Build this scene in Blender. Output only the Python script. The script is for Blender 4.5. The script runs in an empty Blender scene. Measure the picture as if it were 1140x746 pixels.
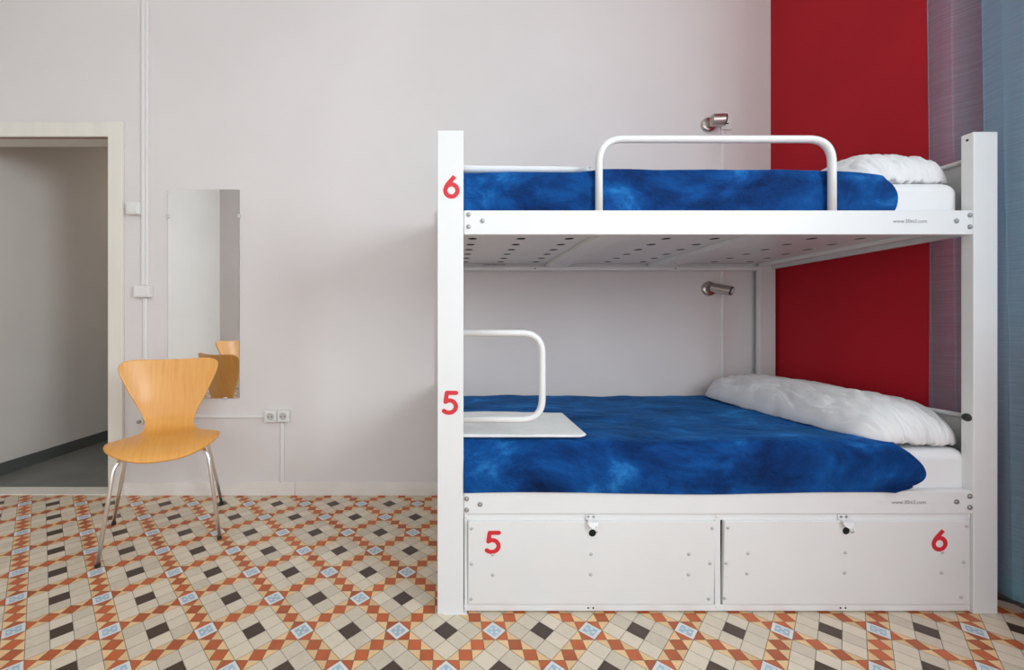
import bpy, bmesh, math, random
from mathutils import Vector, Matrix, noise
R = math.radians
PI = math.pi
rnd = random.Random(7)
C = bpy.context.scene.collection
sc = bpy.context.scene

# ------------------------------------------------------------------ camera, world, lights, exposure
# metric frame: camera stands at the origin, 1.0 high, looking along +Y, rising-front shift
cam_d = bpy.data.cameras.new('camera'); cam = bpy.data.objects.new('camera', cam_d); C.objects.link(cam)
cam.location = (0, 0, 1.0); cam.rotation_euler = (R(90), 0, 0)
cam_d.sensor_width = 36; cam_d.lens = 36*450/1140
cam_d.shift_x = 75/1140; cam_d.shift_y = -10/1140
cam_d.clip_start = 0.02
sc.camera = cam
sc.view_settings.view_transform = 'Standard'
sc.view_settings.look = 'None'
sc.view_settings.gamma = 1.0
sc.view_settings.exposure = 0.0
sc.view_settings.use_curve_mapping = False

w = bpy.data.worlds.new('daylight'); sc.world = w; w.use_nodes = True
bgn = w.node_tree.nodes['Background']
bgn.inputs['Color'].default_value = (0.72, 0.86, 1.0, 1); bgn.inputs['Strength'].default_value = 1.2

def area(name, loc, rot, sx, sy, power, col):
    l = bpy.data.lights.new(name, 'AREA'); l.shape = 'RECTANGLE'; l.size = sx; l.size_y = sy
    l.energy = power; l.color = col
    o = bpy.data.objects.new(name, l); C.objects.link(o); o.location = loc; o.rotation_euler = rot
    return o
# daylight entering the side window, then an added fill light behind the camera
area('side_window_daylight', (2.36, -0.82, 2.1), (0, R(90), 0), 1.3, 1.1, 104, (0.87, 0.95, 1.0))
area('rear_fill_light', (-0.35, -1.98, 1.55), (R(90), 0, R(0)), 3.9, 2.6, 40, (1.0, 0.955, 0.93))

area('hallway_fill_light', (-2.25, 4.3, 2.86), (0, 0, 0), 0.5, 0.5, 5, (1.0, 0.86, 0.70))  # unseen warm fill, added to lift the dark hallway

# ------------------------------------------------------------------ room constants
YB = 2.394      # back wall plane
XR = 1.931      # side wall plane (right)
XL = -3.6
YR = -1.7
ZC = 3.6

# ------------------------------------------------------------------ materials
def mat(name, col, rough=0.5, metal=0.0, spec=0.5, coat=0.0, sheen=0.0):
    m = bpy.data.materials.new(name); m.use_nodes = True
    b = m.node_tree.nodes['Principled BSDF']
    b.inputs['Base Color'].default_value = (*col, 1); b.inputs['Roughness'].default_value = rough
    b.inputs['Metallic'].default_value = metal; b.inputs['Specular IOR Level'].default_value = spec
    b.inputs['Coat Weight'].default_value = coat; b.inputs['Sheen Weight'].default_value = sheen
    return m
def nt(m): return m.node_tree, m.node_tree.nodes['Principled BSDF']
def add_noise(m, scale=(1,1,1), detail=5, lo=0.9, hi=1.1, nscale=5, bump=0.0, bscale=None, distort=0.0, col=None, col2=None, pos=(0.35, 0.65)):
    t, b = nt(m); N = t.nodes; L = t.links
    tc = N.new('ShaderNodeTexCoord'); mp = N.new('ShaderNodeMapping'); mp.inputs['Scale'].default_value = scale
    L.new(tc.outputs['Object'], mp.inputs['Vector'])
    n = N.new('ShaderNodeTexNoise'); n.inputs['Scale'].default_value = nscale; n.inputs['Detail'].default_value = detail
    n.inputs['Distortion'].default_value = distort
    L.new(mp.outputs[0], n.inputs['Vector'])
    base = b.inputs['Base Color'].default_value[:3]
    cr = N.new('ShaderNodeValToRGB'); cr.color_ramp.elements[0].position = pos[0]; cr.color_ramp.elements[1].position = pos[1]
    c1 = col or tuple(min(1, c*lo) for c in base); c2 = col2 or tuple(min(1, c*hi) for c in base)
    cr.color_ramp.elements[0].color = (*c1, 1); cr.color_ramp.elements[1].color = (*c2, 1)
    L.new(n.outputs['Fac'], cr.inputs[0]); L.new(cr.outputs[0], b.inputs['Base Color'])
    if bump:
        n2 = N.new('ShaderNodeTexNoise'); n2.inputs['Scale'].default_value = bscale or nscale*8; n2.inputs['Detail'].default_value = 4
        L.new(mp.outputs[0], n2.inputs['Vector'])
        bp = N.new('ShaderNodeBump'); bp.inputs['Strength'].default_value = bump; bp.inputs['Distance'].default_value = 0.01
        L.new(n2.outputs['Fac'], bp.inputs['Height']); L.new(bp.outputs[0], b.inputs['Normal'])
    return m

M = {}
M['wall'] = add_noise(mat('grey_plaster', (0.755, 0.705, 0.70), 0.75), nscale=1.1, lo=0.965, hi=1.03, bump=0.06, bscale=14)
M['wall_lit'] = add_noise(mat('lit_plaster', (0.86, 0.835, 0.81), 0.75), nscale=1.1, lo=0.97, hi=1.02)  # lightened plaster copy, puts the left wall's stronger light into its colour
M['red'] = add_noise(mat('red_wall_paint', (0.465, 0.010, 0.021), 0.7, spec=0.22), nscale=2.0, lo=0.94, hi=1.06, bump=0.08, bscale=90)
M['ceiling'] = mat('white_ceiling_paint', (0.82, 0.81, 0.79), 0.8)
M['hall'] = add_noise(mat('hallway_plaster', (0.74, 0.70, 0.67), 0.8), nscale=1.5, lo=0.96, hi=1.03)
M['hallfloor'] = add_noise(mat('hallway_grey_floor', (0.19, 0.195, 0.185), 0.45), nscale=4, lo=0.9, hi=1.1)
M['halltrim_shade'] = mat('dark_grey_skirting_and_shade', (0.10, 0.11, 0.105), 0.5)
M['cream'] = add_noise(mat('cream_lacquered_wood', (0.82, 0.77, 0.70), 0.42), scale=(8, 8, 1), nscale=2, lo=0.97, hi=1.02)
M['offwhite'] = add_noise(mat('offwhite_lacquer', (0.82, 0.78, 0.72), 0.45), nscale=3, lo=0.98, hi=1.02)
M['trim'] = mat('door_stop_brown', (0.25, 0.10, 0.07), 0.6)
M['baseboard'] = add_noise(mat('painted_skirting', (0.84, 0.79, 0.75), 0.5), nscale=5, lo=0.95, hi=1.03)
M['plastic'] = mat('white_plastic', (0.80, 0.78, 0.76), 0.4)
M['conduit'] = mat('painted_conduit', (0.82, 0.79, 0.78), 0.45)
M['darkplastic'] = mat('dark_plastic_and_shade', (0.02, 0.02, 0.02), 0.5)
M['paint'] = add_noise(mat('white_powder_coat', (0.77, 0.765, 0.765), 0.34), nscale=4, lo=0.985, hi=1.01, bump=0.02, bscale=350)
M['hole'] = mat('shadowed_hole', (0.008, 0.008, 0.008), 0.9)
M['steel'] = mat('zinc_steel', (0.42, 0.42, 0.42), 0.35, 0.9)
M['chrome'] = mat('polished_chrome', (0.90, 0.90, 0.90), 0.28, 1.0)
M['nickel'] = mat('brushed_nickel', (0.55, 0.50, 0.46), 0.28, 1.0)
M['rivet'] = mat('rivet_head', (0.50, 0.50, 0.50), 0.35, 0.3)
M['lens'] = mat('frosted_lamp_lens', (0.75, 0.75, 0.74), 0.3)
M['rubber'] = mat('black_rubber', (0.02, 0.02, 0.02), 0.6)
M['numred'] = mat('red_vinyl', (0.62, 0.022, 0.035), 0.45)
M['numrim'] = mat('pale_vinyl_border', (0.85, 0.74, 0.73), 0.45)
M['ink'] = mat('grey_print', (0.16, 0.16, 0.17), 0.6)
M['linen'] = add_noise(mat('white_cotton', (0.80, 0.80, 0.81), 0.85, sheen=0.15), nscale=3, lo=0.98, hi=1.01, bump=0.05, bscale=260)
M['towel'] = add_noise(mat('white_towelling', (0.80, 0.795, 0.79), 0.95, sheen=0.3), nscale=14, lo=0.95, hi=1.02, bump=0.12, bscale=300)
M['mirror'] = mat('silvered_glass', (0.93, 0.93, 0.92), 0.015, 1.0)
M['mirroredge'] = mat('mirror_edge', (0.35, 0.38, 0.36), 0.2, 0.4)
M['clip'] = mat('clear_mirror_clip', (0.62, 0.62, 0.61), 0.2)
M['grout'] = mat('floor_grout', (0.26, 0.21, 0.165), 0.85)
M['undershade'] = mat('mattress_underside_shade', (0.03, 0.03, 0.035), 0.9)  # near-black bottom face paints the shade seen through the base holes
M['windowframe'] = mat('white_window_lacquer', (0.8, 0.8, 0.78), 0.4)

# plush blue blanket: nap brushed in both directions gives light and deep patches
def plush():
    m = mat('plush_blue_fleece', (0.01, 0.07, 0.26), 0.8, spec=0.12, sheen=0.34)
    t, b = nt(m); N = t.nodes; L = t.links
    b.inputs['Sheen Roughness'].default_value = 0.35; b.inputs['Sheen Tint'].default_value = (0.08, 0.42, 1.0, 1)
    tc = N.new('ShaderNodeTexCoord'); mp = N.new('ShaderNodeMapping'); mp.inputs['Scale'].default_value = (1, 1.7, 1.6)
    L.new(tc.outputs['Object'], mp.inputs['Vector'])
    n = N.new('ShaderNodeTexNoise'); n.inputs['Scale'].default_value = 3.6; n.inputs['Detail'].default_value = 9
    n.inputs['Roughness'].default_value = 0.66; n.inputs['Distortion'].default_value = 0.45
    L.new(mp.outputs[0], n.inputs['Vector'])
    cr = N.new('ShaderNodeValToRGB'); e = cr.color_ramp.elements
    e[0].position = 0.33; e[0].color = (0.001, 0.010, 0.056, 1)
    e[1].position = 0.74; e[1].color = (0.028, 0.23, 0.60, 1)
    x = e.new(0.47); x.color = (0.002, 0.034, 0.155, 1)
    x = e.new(0.58); x.color = (0.004, 0.068, 0.265, 1)
    L.new(n.outputs['Fac'], cr.inputs[0]); L.new(cr.outputs[0], b.inputs['Base Color'])
    n2 = N.new('ShaderNodeTexNoise'); n2.inputs['Scale'].default_value = 240; n2.inputs['Detail'].default_value = 3
    L.new(tc.outputs['Object'], n2.inputs['Vector'])
    n3 = N.new('ShaderNodeTexNoise'); n3.inputs['Scale'].default_value = 22; n3.inputs['Detail'].default_value = 5; n3.inputs['Distortion'].default_value = 1.0
    L.new(mp.outputs[0], n3.inputs['Vector'])
    ad = N.new('ShaderNodeMath'); ad.operation = 'MULTIPLY_ADD'; ad.inputs[1].default_value = 0.35
    L.new(n2.outputs['Fac'], ad.inputs[0]); L.new(n3.outputs['Fac'], ad.inputs[2])
    bp = N.new('ShaderNodeBump'); bp.inputs['Strength'].default_value = 0.55; bp.inputs['Distance'].default_value = 0.012
    L.new(ad.outputs[0], bp.inputs['Height']); L.new(bp.outputs[0], b.inputs['Normal'])
    return m
M['plush'] = plush()

def wood():
    m = mat('lacquered_beech', (0.70, 0.36, 0.10), 0.40, coat=0.15)
    t, b = nt(m); N = t.nodes; L = t.links
    b.inputs['Coat Roughness'].default_value = 0.18
    tc = N.new('ShaderNodeTexCoord'); mp = N.new('ShaderNodeMapping'); mp.inputs['Scale'].default_value = (1, 0.06, 0.06)
    L.new(tc.outputs['Object'], mp.inputs['Vector'])
    n = N.new('ShaderNodeTexNoise'); n.inputs['Scale'].default_value = 90; n.inputs['Detail'].default_value = 4; n.inputs['Roughness'].default_value = 0.6
    L.new(mp.outputs[0], n.inputs['Vector'])
    n2 = N.new('ShaderNodeTexNoise'); n2.inputs['Scale'].default_value = 5; n2.inputs['Detail'].default_value = 3
    L.new(tc.outputs['Object'], n2.inputs['Vector'])
    mx = N.new('ShaderNodeMath'); mx.operation = 'MULTIPLY_ADD'; mx.inputs[1].default_value = 0.55
    L.new(n2.outputs['Fac'], mx.inputs[0]); L.new(n.outputs['Fac'], mx.inputs[2])
    cr = N.new('ShaderNodeValToRGB'); e = cr.color_ramp.elements
    e[0].position = 0.55; e[0].color = (0.76, 0.33, 0.060, 1); e[1].position = 1.0; e[1].color = (0.85, 0.42, 0.10, 1)
    L.new(mx.outputs[0], cr.inputs[0]); L.new(cr.outputs[0], b.inputs['Base Color'])
    return m
M['wood'] = wood()
M['woodback'] = mat('beech_veneer_back', (0.50, 0.27, 0.10), 0.4)

def tile(name, col, rough=0.42, var=0.12):
    m = mat(name, col, rough)
    t, b = nt(m); N = t.nodes; L = t.links
    at = N.new('ShaderNodeAttribute'); at.attribute_name = 'tone'
    tc = N.new('ShaderNodeTexCoord'); n = N.new('ShaderNodeTexNoise'); n.inputs['Scale'].default_value = 34; n.inputs['Detail'].default_value = 6
    n.inputs['Roughness'].default_value = 0.65
    L.new(tc.outputs['Object'], n.inputs['Vector'])
    ad = N.new('ShaderNodeMath'); ad.operation = 'MULTIPLY_ADD'; ad.inputs[1].default_value = 0.7
    L.new(n.outputs['Fac'], ad.inputs[0]); L.new(at.outputs['Fac'], ad.inputs[2])
    cr = N.new('ShaderNodeValToRGB'); e = cr.color_ramp.elements
    e[0].position = 0.2; e[0].color = (*[c*(1-var) for c in col], 1); e[1].position = 1.3/1.4; e[1].color = (*[min(1, c*(1+var)) for c in col], 1)
    L.new(ad.outputs[0], cr.inputs[0]); L.new(cr.outputs[0], b.inputs['Base Color'])
    return m
TILES = [M['grout'],
         tile('cream_cement_tile', (0.66, 0.565, 0.445), 0.42, 0.13),
         tile('umber_cement_tile', (0.062, 0.036, 0.026), 0.40, 0.18),
         tile('rust_cement_tile', (0.47, 0.105, 0.034), 0.42, 0.22),
         tile('tan_cement_tile', (0.76, 0.50, 0.26), 0.42, 0.12),
         tile('white_cement_tile', (0.74, 0.71, 0.68), 0.40, 0.06),
         tile('pale_blue_cement_tile', (0.37, 0.50, 0.60), 0.40, 0.08)]

def sheer(name, col, alpha):
    m = bpy.data.materials.new(name); m.use_nodes = True
    t = m.node_tree; N = t.nodes; L = t.links; N.clear()
    out = N.new('ShaderNodeOutputMaterial')
    tr = N.new('ShaderNodeBsdfTransparent'); df = N.new('ShaderNodeBsdfDiffuse'); tl = N.new('ShaderNodeBsdfTranslucent')
    df.inputs['Color'].default_value = (*col, 1); tl.inputs['Color'].default_value = (*col, 1)
    mx = N.new('ShaderNodeMixShader'); mx.inputs[0].default_value = 0.45
    L.new(df.outputs[0], mx.inputs[1]); L.new(tl.outputs[0], mx.inputs[2])
    tc = N.new('ShaderNodeTexCoord'); mp = N.new('ShaderNodeMapping'); mp.inputs['Scale'].default_value = (2.0, 2.0, 75)
    L.new(tc.outputs['Object'], mp.inputs['Vector'])
    n = N.new('ShaderNodeTexNoise'); n.inputs['Scale'].default_value = 3.2; n.inputs['Detail'].default_value = 4; n.inputs['Roughness'].default_value = 0.7
    L.new(mp.outputs[0], n.inputs['Vector'])
    mr = N.new('ShaderNodeMapRange'); mr.inputs['From Min'].default_value = 0.38; mr.inputs['From Max'].default_value = 0.66
    mr.inputs['To Min'].default_value = alpha-0.04; mr.inputs['To Max'].default_value = alpha+0.09
    L.new(n.outputs['Fac'], mr.inputs['Value'])
    m2 = N.new('ShaderNodeMixShader')
    L.new(mr.outputs[0], m2.inputs[0]); L.new(tr.outputs[0], m2.inputs[1]); L.new(mx.outputs[0], m2.inputs[2])
    L.new(m2.outputs[0], out.inputs[0])
    return m
M['sheer'] = sheer('sheer_blue_voile', (0.30, 0.56, 0.70), 0.46)

def glass():
    m = bpy.data.materials.new('window_glass'); m.use_nodes = True
    t = m.node_tree; N = t.nodes; L = t.links; N.clear()
    out = N.new('ShaderNodeOutputMaterial'); tr = N.new('ShaderNodeBsdfTransparent'); gl = N.new('ShaderNodeBsdfGlossy')
    gl.inputs['Roughness'].default_value = 0.02; tr.inputs['Color'].default_value = (0.97, 0.99, 0.98, 1)
    mx = N.new('ShaderNodeMixShader'); mx.inputs[0].default_value = 0.06
    L.new(tr.outputs[0], mx.inputs[1]); L.new(gl.outputs[0], mx.inputs[2]); L.new(mx.outputs[0], out.inputs[0])
    return m
M['glass'] = glass()

# ------------------------------------------------------------------ object helpers
ROOTM = {}
def root(name, label, cat, loc, rotz=0, group=None):
    o = bpy.data.objects.new(name, None); C.objects.link(o); o.empty_display_size = 0.1
    o.location = loc; o.rotation_euler = (0, 0, rotz); o['label'] = label; o['category'] = cat
    if group: o['group'] = group
    ROOTM[o.name] = Matrix.Translation(loc) @ Matrix.Rotation(rotz, 4, 'Z')
    return o
def obj(name, bm, mats, parent=None, smooth=False, bevel=0, seg=2, label=None, cat=None, kind=None, group=None, local=False, origin=None, angle=40):
    """link bm as ONE mesh object; coordinates in bm are world ones unless local"""
    top = parent
    while top is not None and top.parent is not None: top = top.parent
    if parent is not None and not local:
        bm.transform(ROOTM[top.name].inverted())
    if parent is None and origin is not None:
        bm.transform(Matrix.Translation(-Vector(origin)))
    me = bpy.data.meshes.new(name)
    bmesh.ops.recalc_face_normals(bm, faces=bm.faces)
    bm.to_mesh(me); bm.free()
    if not isinstance(mats, (list, tuple)): mats = [mats]
    for m in mats: me.materials.append(m)
    if smooth:
        for p in me.polygons: p.use_smooth = True
    o = bpy.data.objects.new(name, me); C.objects.link(o)
    if origin is not None and parent is None: o.location = origin
    if parent is not None: o.parent = parent
    if bevel:
        b = o.modifiers.new('bevel', 'BEVEL'); b.width = bevel; b.segments = seg; b.limit_method = 'ANGLE'; b.angle_limit = R(35)
        b.harden_normals = False
        for p in me.polygons: p.use_smooth = True
        wn = o.modifiers.new('wn', 'WEIGHTED_NORMAL')
    if label: o['label'] = label
    if cat: o['category'] = cat
    if kind: o['kind'] = kind
    if group: o['group'] = group
    return o
def BM(): return bmesh.new()
def box(bm, x0, x1, y0, y1, z0, z1, mi=0):
    v = [bm.verts.new(p) for p in ((x0,y0,z0),(x1,y0,z0),(x1,y1,z0),(x0,y1,z0),(x0,y0,z1),(x1,y0,z1),(x1,y1,z1),(x0,y1,z1))]
    for f in ((0,3,2,1),(4,5,6,7),(0,1,5,4),(1,2,6,5),(2,3,7,6),(3,0,4,7)):
        bm.faces.new([v[i] for i in f]).material_index = mi
def basis(d):
    d = Vector(d).normalized(); u = Vector((0,0,1)) if abs(d.z) < 0.9 else Vector((1,0,0))
    a = d.cross(u).normalized(); return a, a.cross(d).normalized()
def cyl(bm, p0, p1, r0, r1=None, n=20, mi=0, cap=True):
    if r1 is None: r1 = r0
    p0, p1 = Vector(p0), Vector(p1); a, b = basis(p1-p0)
    A = [bm.verts.new(p0+(a*math.cos(t)+b*math.sin(t))*r0) for t in [2*PI*i/n for i in range(n)]]
    B = [bm.verts.new(p1+(a*math.cos(t)+b*math.sin(t))*r1) for t in [2*PI*i/n for i in range(n)]]
    for i in range(n): bm.faces.new((A[i], A[(i+1)%n], B[(i+1)%n], B[i])).material_index = mi
    if cap:
        bm.faces.new(A[::-1]).material_index = mi; bm.faces.new(B).material_index = mi
def fillet(pts, rad, n=8):
    """polyline with rounded corners"""
    out = [Vector(pts[0])]
    for i in range(1, len(pts)-1):
        p, a, b = Vector(pts[i]), Vector(pts[i-1]), Vector(pts[i+1])
        r = min(rad, (a-p).length*0.49, (b-p).length*0.49)
        s, e = p+(a-p).normalized()*r, p+(b-p).normalized()*r
        for k in range(n+1):
            t = k/n; out.append(s*(1-t)**2+p*2*t*(1-t)+e*t*t)
    out.append(Vector(pts[-1])); return out
def tube(bm, pts, r, n=14, mi=0, radf=None):
    pts = [Vector(p) for p in pts]; rings = []
    d = (pts[1]-pts[0]).normalized(); a, b = basis(d)
    for i, p in enumerate(pts):
        if i == 0: t = (pts[1]-p).normalized()
        elif i == len(pts)-1: t = (p-pts[i-1]).normalized()
        else: t = ((pts[i+1]-p).normalized()+(p-pts[i-1]).normalized()).normalized()
        a = (a-t*a.dot(t)).normalized(); b = t.cross(a).normalized()
        rr = radf(i/(len(pts)-1)) if radf else r
        rings.append([bm.verts.new(p+(a*math.cos(q)+b*math.sin(q))*rr) for q in [2*PI*k/n for k in range(n)]])
    for A, B in zip(rings, rings[1:]):
        for k in range(n): bm.faces.new((A[k], A[(k+1)%n], B[(k+1)%n], B[k])).material_index = mi
    bm.faces.new(rings[0][::-1]).material_index = mi; bm.faces.new(rings[-1]).material_index = mi
def dome(bm, c, d, r, h, n=14, mi=0, rings=4):
    c = Vector(c); d = Vector(d).normalized(); a, b = basis(d); prev = None
    for k in range(rings):
        t = k/rings*PI/2; rr = r*math.cos(t); cc = c+d*h*math.sin(t)
        cur = [bm.verts.new(cc+(a*math.cos(q)+b*math.sin(q))*rr) for q in [2*PI*i/n for i in range(n)]]
        if prev:
            for i in range(n): bm.faces.new((prev[i], prev[(i+1)%n], cur[(i+1)%n], cur[i])).material_index = mi
        else: bm.faces.new(cur[::-1]).material_index = mi
        prev = cur
    tip = bm.verts.new(c+d*h)
    for i in range(n): bm.faces.new((prev[i], prev[(i+1)%n], tip)).material_index = mi
def grid(bm, fn, nu, nv, mi=0, closed_u=False):
    V = [[bm.verts.new(fn(i/nu, j/nv)) for j in range(nv+1)] for i in range(nu+(0 if closed_u else 1))]
    for i in range(nu):
        for j in range(nv):
            a, b = V[i], V[(i+1) % len(V)]
            bm.faces.new((a[j], b[j], b[j+1], a[j+1])).material_index = mi
    return V
def interp(tab, x):
    if x <= tab[0][0]: return tab[0][1:]
    for p, q in zip(tab, tab[1:]):
        if x <= q[0]:
            t = (x-p[0])/(q[0]-p[0]); t = t*t*(3-2*t) if len(p) == 2 else t
            return tuple(a+(b-a)*t for a, b in zip(p[1:], q[1:]))
    return tab[-1][1:]
def catmull(P, n=12):
    out = []; P = [Vector(p) for p in P]; Q = [P[0]*2-P[1]]+P+[P[-1]*2-P[-2]]
    for i in range(1, len(Q)-2):
        a, b, c, d = Q[i-1:i+3]
        for k in range(n):
            t = k/n; out.append(0.5*((2*b)+(c-a)*t+(2*a-5*b+4*c-d)*t*t+(3*b-a-3*c+d)*t**3))
    out.append(P[-1]); return out
def fbm(p, o=3): return noise.fractal(Vector(p), 0.9, 2.0, o, noise_basis='PERLIN_ORIGINAL')

# ================================================================== THE SETTING
# ---- floor: cement tile carpet of nine-tile blocks, rust diamonds and pale blue rosettes
Lc = 0.3155/math.sqrt(2); s = Lc/4; OX, OY = -0.1534, 1.3274
bm = BM(); q = math.sqrt(0.5)
tone = []
box(bm, XL-0.05, XR+0.2, YR-0.05, YB+0.06, -0.06, -0.0014, 0); tone += [0.4]*6
def uv(u, v): return (OX+(u-v)*q, OY+(u+v)*q)
def face(poly, mi, inset=0.0008, z=0.0):
    P = [Vector(uv(*p)) for p in poly]; c = sum(P, Vector((0, 0)))/len(P)
    if not (XL < c.x < XR+0.13 and YR < c.y < YB+0.02): return
    n = len(P); out = []
    ar = sum(P[i].x*P[(i+1)%n].y-P[(i+1)%n].x*P[i].y for i in range(n))
    if ar < 0: P = P[::-1]
    for i in range(n):     # inset by the grout half width
        a, b, d = P[i-1], P[i], P[(i+1) % n]
        e1, e2 = (b-a).normalized(), (d-b).normalized()
        n1, n2 = Vector((-e1.y, e1.x)), Vector((-e2.y, e2.x)); k = 1+n1.dot(n2)
        out.append(b+(n1+n2)*(inset/k))
    bm.faces.new([bm.verts.new((p.x, p.y, z)) for p in out]).material_index = mi
    tone.append(rnd.random()*0.7)
N_ = 24
for i in range(-N_, N_):
    for j in range(-N_, N_):
        u0, v0 = i*Lc, j*Lc
        cx, cy = uv(u0, v0)
        if not (XL-0.5 < cx < XR+0.5 and YR-0.5 < cy < YB+0.4): continue
        h = s/2
        face([(u0-h, v0-h), (u0+h, v0-h), (u0+h, v0+h), (u0-h, v0+h)], 5)
        if XL+0.05 < cx < XR+0.05 and YR+0.05 < cy < YB-0.03:
            g = s*0.33; face([(u0-g, v0-g), (u0+g, v0-g), (u0+g, v0+g), (u0-g, v0+g)], 6, 0, 0.0002)
            for du, dv in ((1,0),(-1,0),(0,1),(0,-1)):
                c0, c1, e = u0+du*s*0.2, v0+dv*s*0.2, s*0.065
                face([(c0-e, c1-e), (c0+e, c1-e), (c0+e, c1+e), (c0-e, c1+e)], 5, 0, 0.0004)
        for sw in (0, 1):
            def B(pts, mi):
                face([(u0+a, v0+b) if not sw else (u0+b, v0+a) for a, b in pts], mi)
            B([(h, -h), (s, 0), (h, h)], 3); B([(3.5*s, -h), (3.5*s, h), (3*s, 0)], 3)
            for k in (1, 2): B([(k*s, 0), ((k+.5)*s, -h), ((k+1)*s, 0), ((k+.5)*s, h)], 3)
            for k in (0, 1, 2):
                for sg in (-1, 1): B([((k+.5)*s, sg*h), ((k+1.5)*s, sg*h), ((k+1)*s, 0)], 4)
        for a in range(3):
            for b in range(3):
                x0, y0 = u0+h+a*s, v0+h+b*s
                face([(x0, y0), (x0+s, y0), (x0+s, y0+s), (x0, y0+s)], 2 if a == b == 1 else 1)
me = bpy.data.meshes.new('floor')
bm.faces.ensure_lookup_table(); bm.to_mesh(me); bm.free()
for m in TILES: me.materials.append(m)
att = me.attributes.new('tone', 'FLOAT', 'FACE')
for i, t in enumerate(tone): att.data[i].value = t
fl = bpy.data.objects.new('floor', me); C.objects.link(fl); fl['kind'] = 'structure'

def struct(name, bm, m, **k): return obj(name, bm, m, kind='structure', **k)
# ---- back wall with the doorway
DX0, DX1, DZ = -2.93, -1.965, 2.135
bm = BM()
box(bm, XL, DX0, YB, YB+0.13, 0, ZC); box(bm, DX1, XR, YB, YB+0.13, 0, ZC); box(bm, DX0, DX1, YB, YB+0.13, DZ, ZC)
struct('wall_back', bm, M['wall'])
bm = BM(); box(bm, XL-0.12, XL, YR, YB, 0, ZC); struct('wall_left', bm, M['wall_lit'])
bm = BM(); WX0, WX1, WZ0, WZ1 = -0.75, 2.0-0.15, 0.25, 2.85
WX0, WX1 = -2.2, 1.5
box(bm, XL, WX0, YR-0.15, YR, 0, ZC); box(bm, WX1, XR+0.3, YR-0.15, YR, 0, ZC)
box(bm, WX0, WX1, YR-0.15, YR, 0, WZ0); box(bm, WX0, WX1, YR-0.15, YR, WZ1, ZC)
struct('wall_rear', bm, M['wall'])
# ---- right wall: painted red, stepping back into a shallow window recess
bm = BM(); NY0, NY1, XN = -1.62, 1.600, 2.06; OY0, OY1, OZ0, OZ1 = -1.5, 1.36, 0.92, 2.95
box(bm, XR, XR+0.32, NY1, YB, 0, ZC)
box(bm, XR, XR+0.32, YR, NY0, 0, ZC)
box(bm, XR, XR+0.32, NY0, NY1, 3.25, ZC)
box(bm, XN, XR+0.32, OY1, NY1, 0, 3.25); box(bm, XN, XR+0.32, NY0, OY0, 0, 3.25)
box(bm, XN, XR+0.32, OY0, OY1, 0, OZ0); box(bm, XN, XR+0.32, OY0, OY1, OZ1, 3.25)
struct('wall_right', bm, M['red'])
bm = BM(); box(bm, XL-0.12, XR+0.32, YR-0.15, YB+0.13, ZC, ZC+0.1); struct('ceiling', bm, M['ceiling'])
# ---- windows
def window(name, a0, a1, z0, z1, fixed, axis, th=0.06):
    bm = BM(); f = 0.055
    def bb(p0, p1, zz0, zz1, d0=0.0, d1=th):
        if axis == 'x': box(bm, fixed+d0, fixed+d1, p0, p1, zz0, zz1)
        else: box(bm, p0, p1, fixed+d0, fixed+d1, zz0, zz1)
    bb(a0, a0+f, z0, z1); bb(a1-f, a1, z0, z1); bb(a0+f, a1-f, z0, z0+f); bb(a0+f, a1-f, z1-f, z1)
    mid = (a0+a1)/2; bb(mid-0.04, mid+0.04, z0+f, z1-f)
    o = obj(name, bm, M['windowframe'], kind='structure', bevel=0.004)
    for lo, hi in ((a0+f, mid-0.04), (mid+0.04, a1-f)):
        g = BM()
        if axis == 'x': box(g, fixed+0.026, fixed+0.032, lo-0.005, hi+0.005, z0+f-0.005, z1-f+0.005)
        else: box(g, lo-0.005, hi+0.005, fixed+0.026, fixed+0.032, z0+f-0.005, z1-f+0.005)
        me = bpy.data.meshes.new('pane'); g.to_mesh(me); g.free(); me.materials.append(M['glass'])
        p = bpy.data.objects.new('pane', me); C.objects.link(p); p.parent = o
window('window_1', OY0, OY1, OZ0, OZ1, 2.16, 'x')
window('added_rear_window', WX0, WX1, WZ0, WZ1, YR-0.12, 'y')  # unseen window, added as the opening for the rear fill light

# ---- hallway beyond the door
HX, HY0, HY1, HXR = -2.97, YB+0.13, 5.4, -1.55
bm = BM(); box(bm, HX-0.1, HX, HY0, HY1, 0, 2.9); struct('wall_hall_left', bm, M['hall'])
bm = BM(); box(bm, HXR, HXR+0.1, HY0, HY1, 0, 2.9); struct('wall_hall_right', bm, M['hall'])
bm = BM(); box(bm, HX-0.1, HXR+0.1, HY1, HY1+0.1, 0, 2.9); struct('wall_hall_end', bm, M['hall'])
bm = BM(); box(bm, HX-0.1, HXR+0.1, HY0, HY1, 2.9, 3.0); struct('ceiling_hall', bm, M['hall'])
bm = BM(); box(bm, HX-0.1, HXR+0.1, YB+0.10, HY1, -0.05, 0.001); struct('floor_hall', bm, M['hallfloor'])
bm = BM(); box(bm, HX, HX+0.012, HY0, HY1, 0.001, 0.084); struct('baseboard_hall', bm, M['halltrim_shade'], bevel=0.002)
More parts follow.
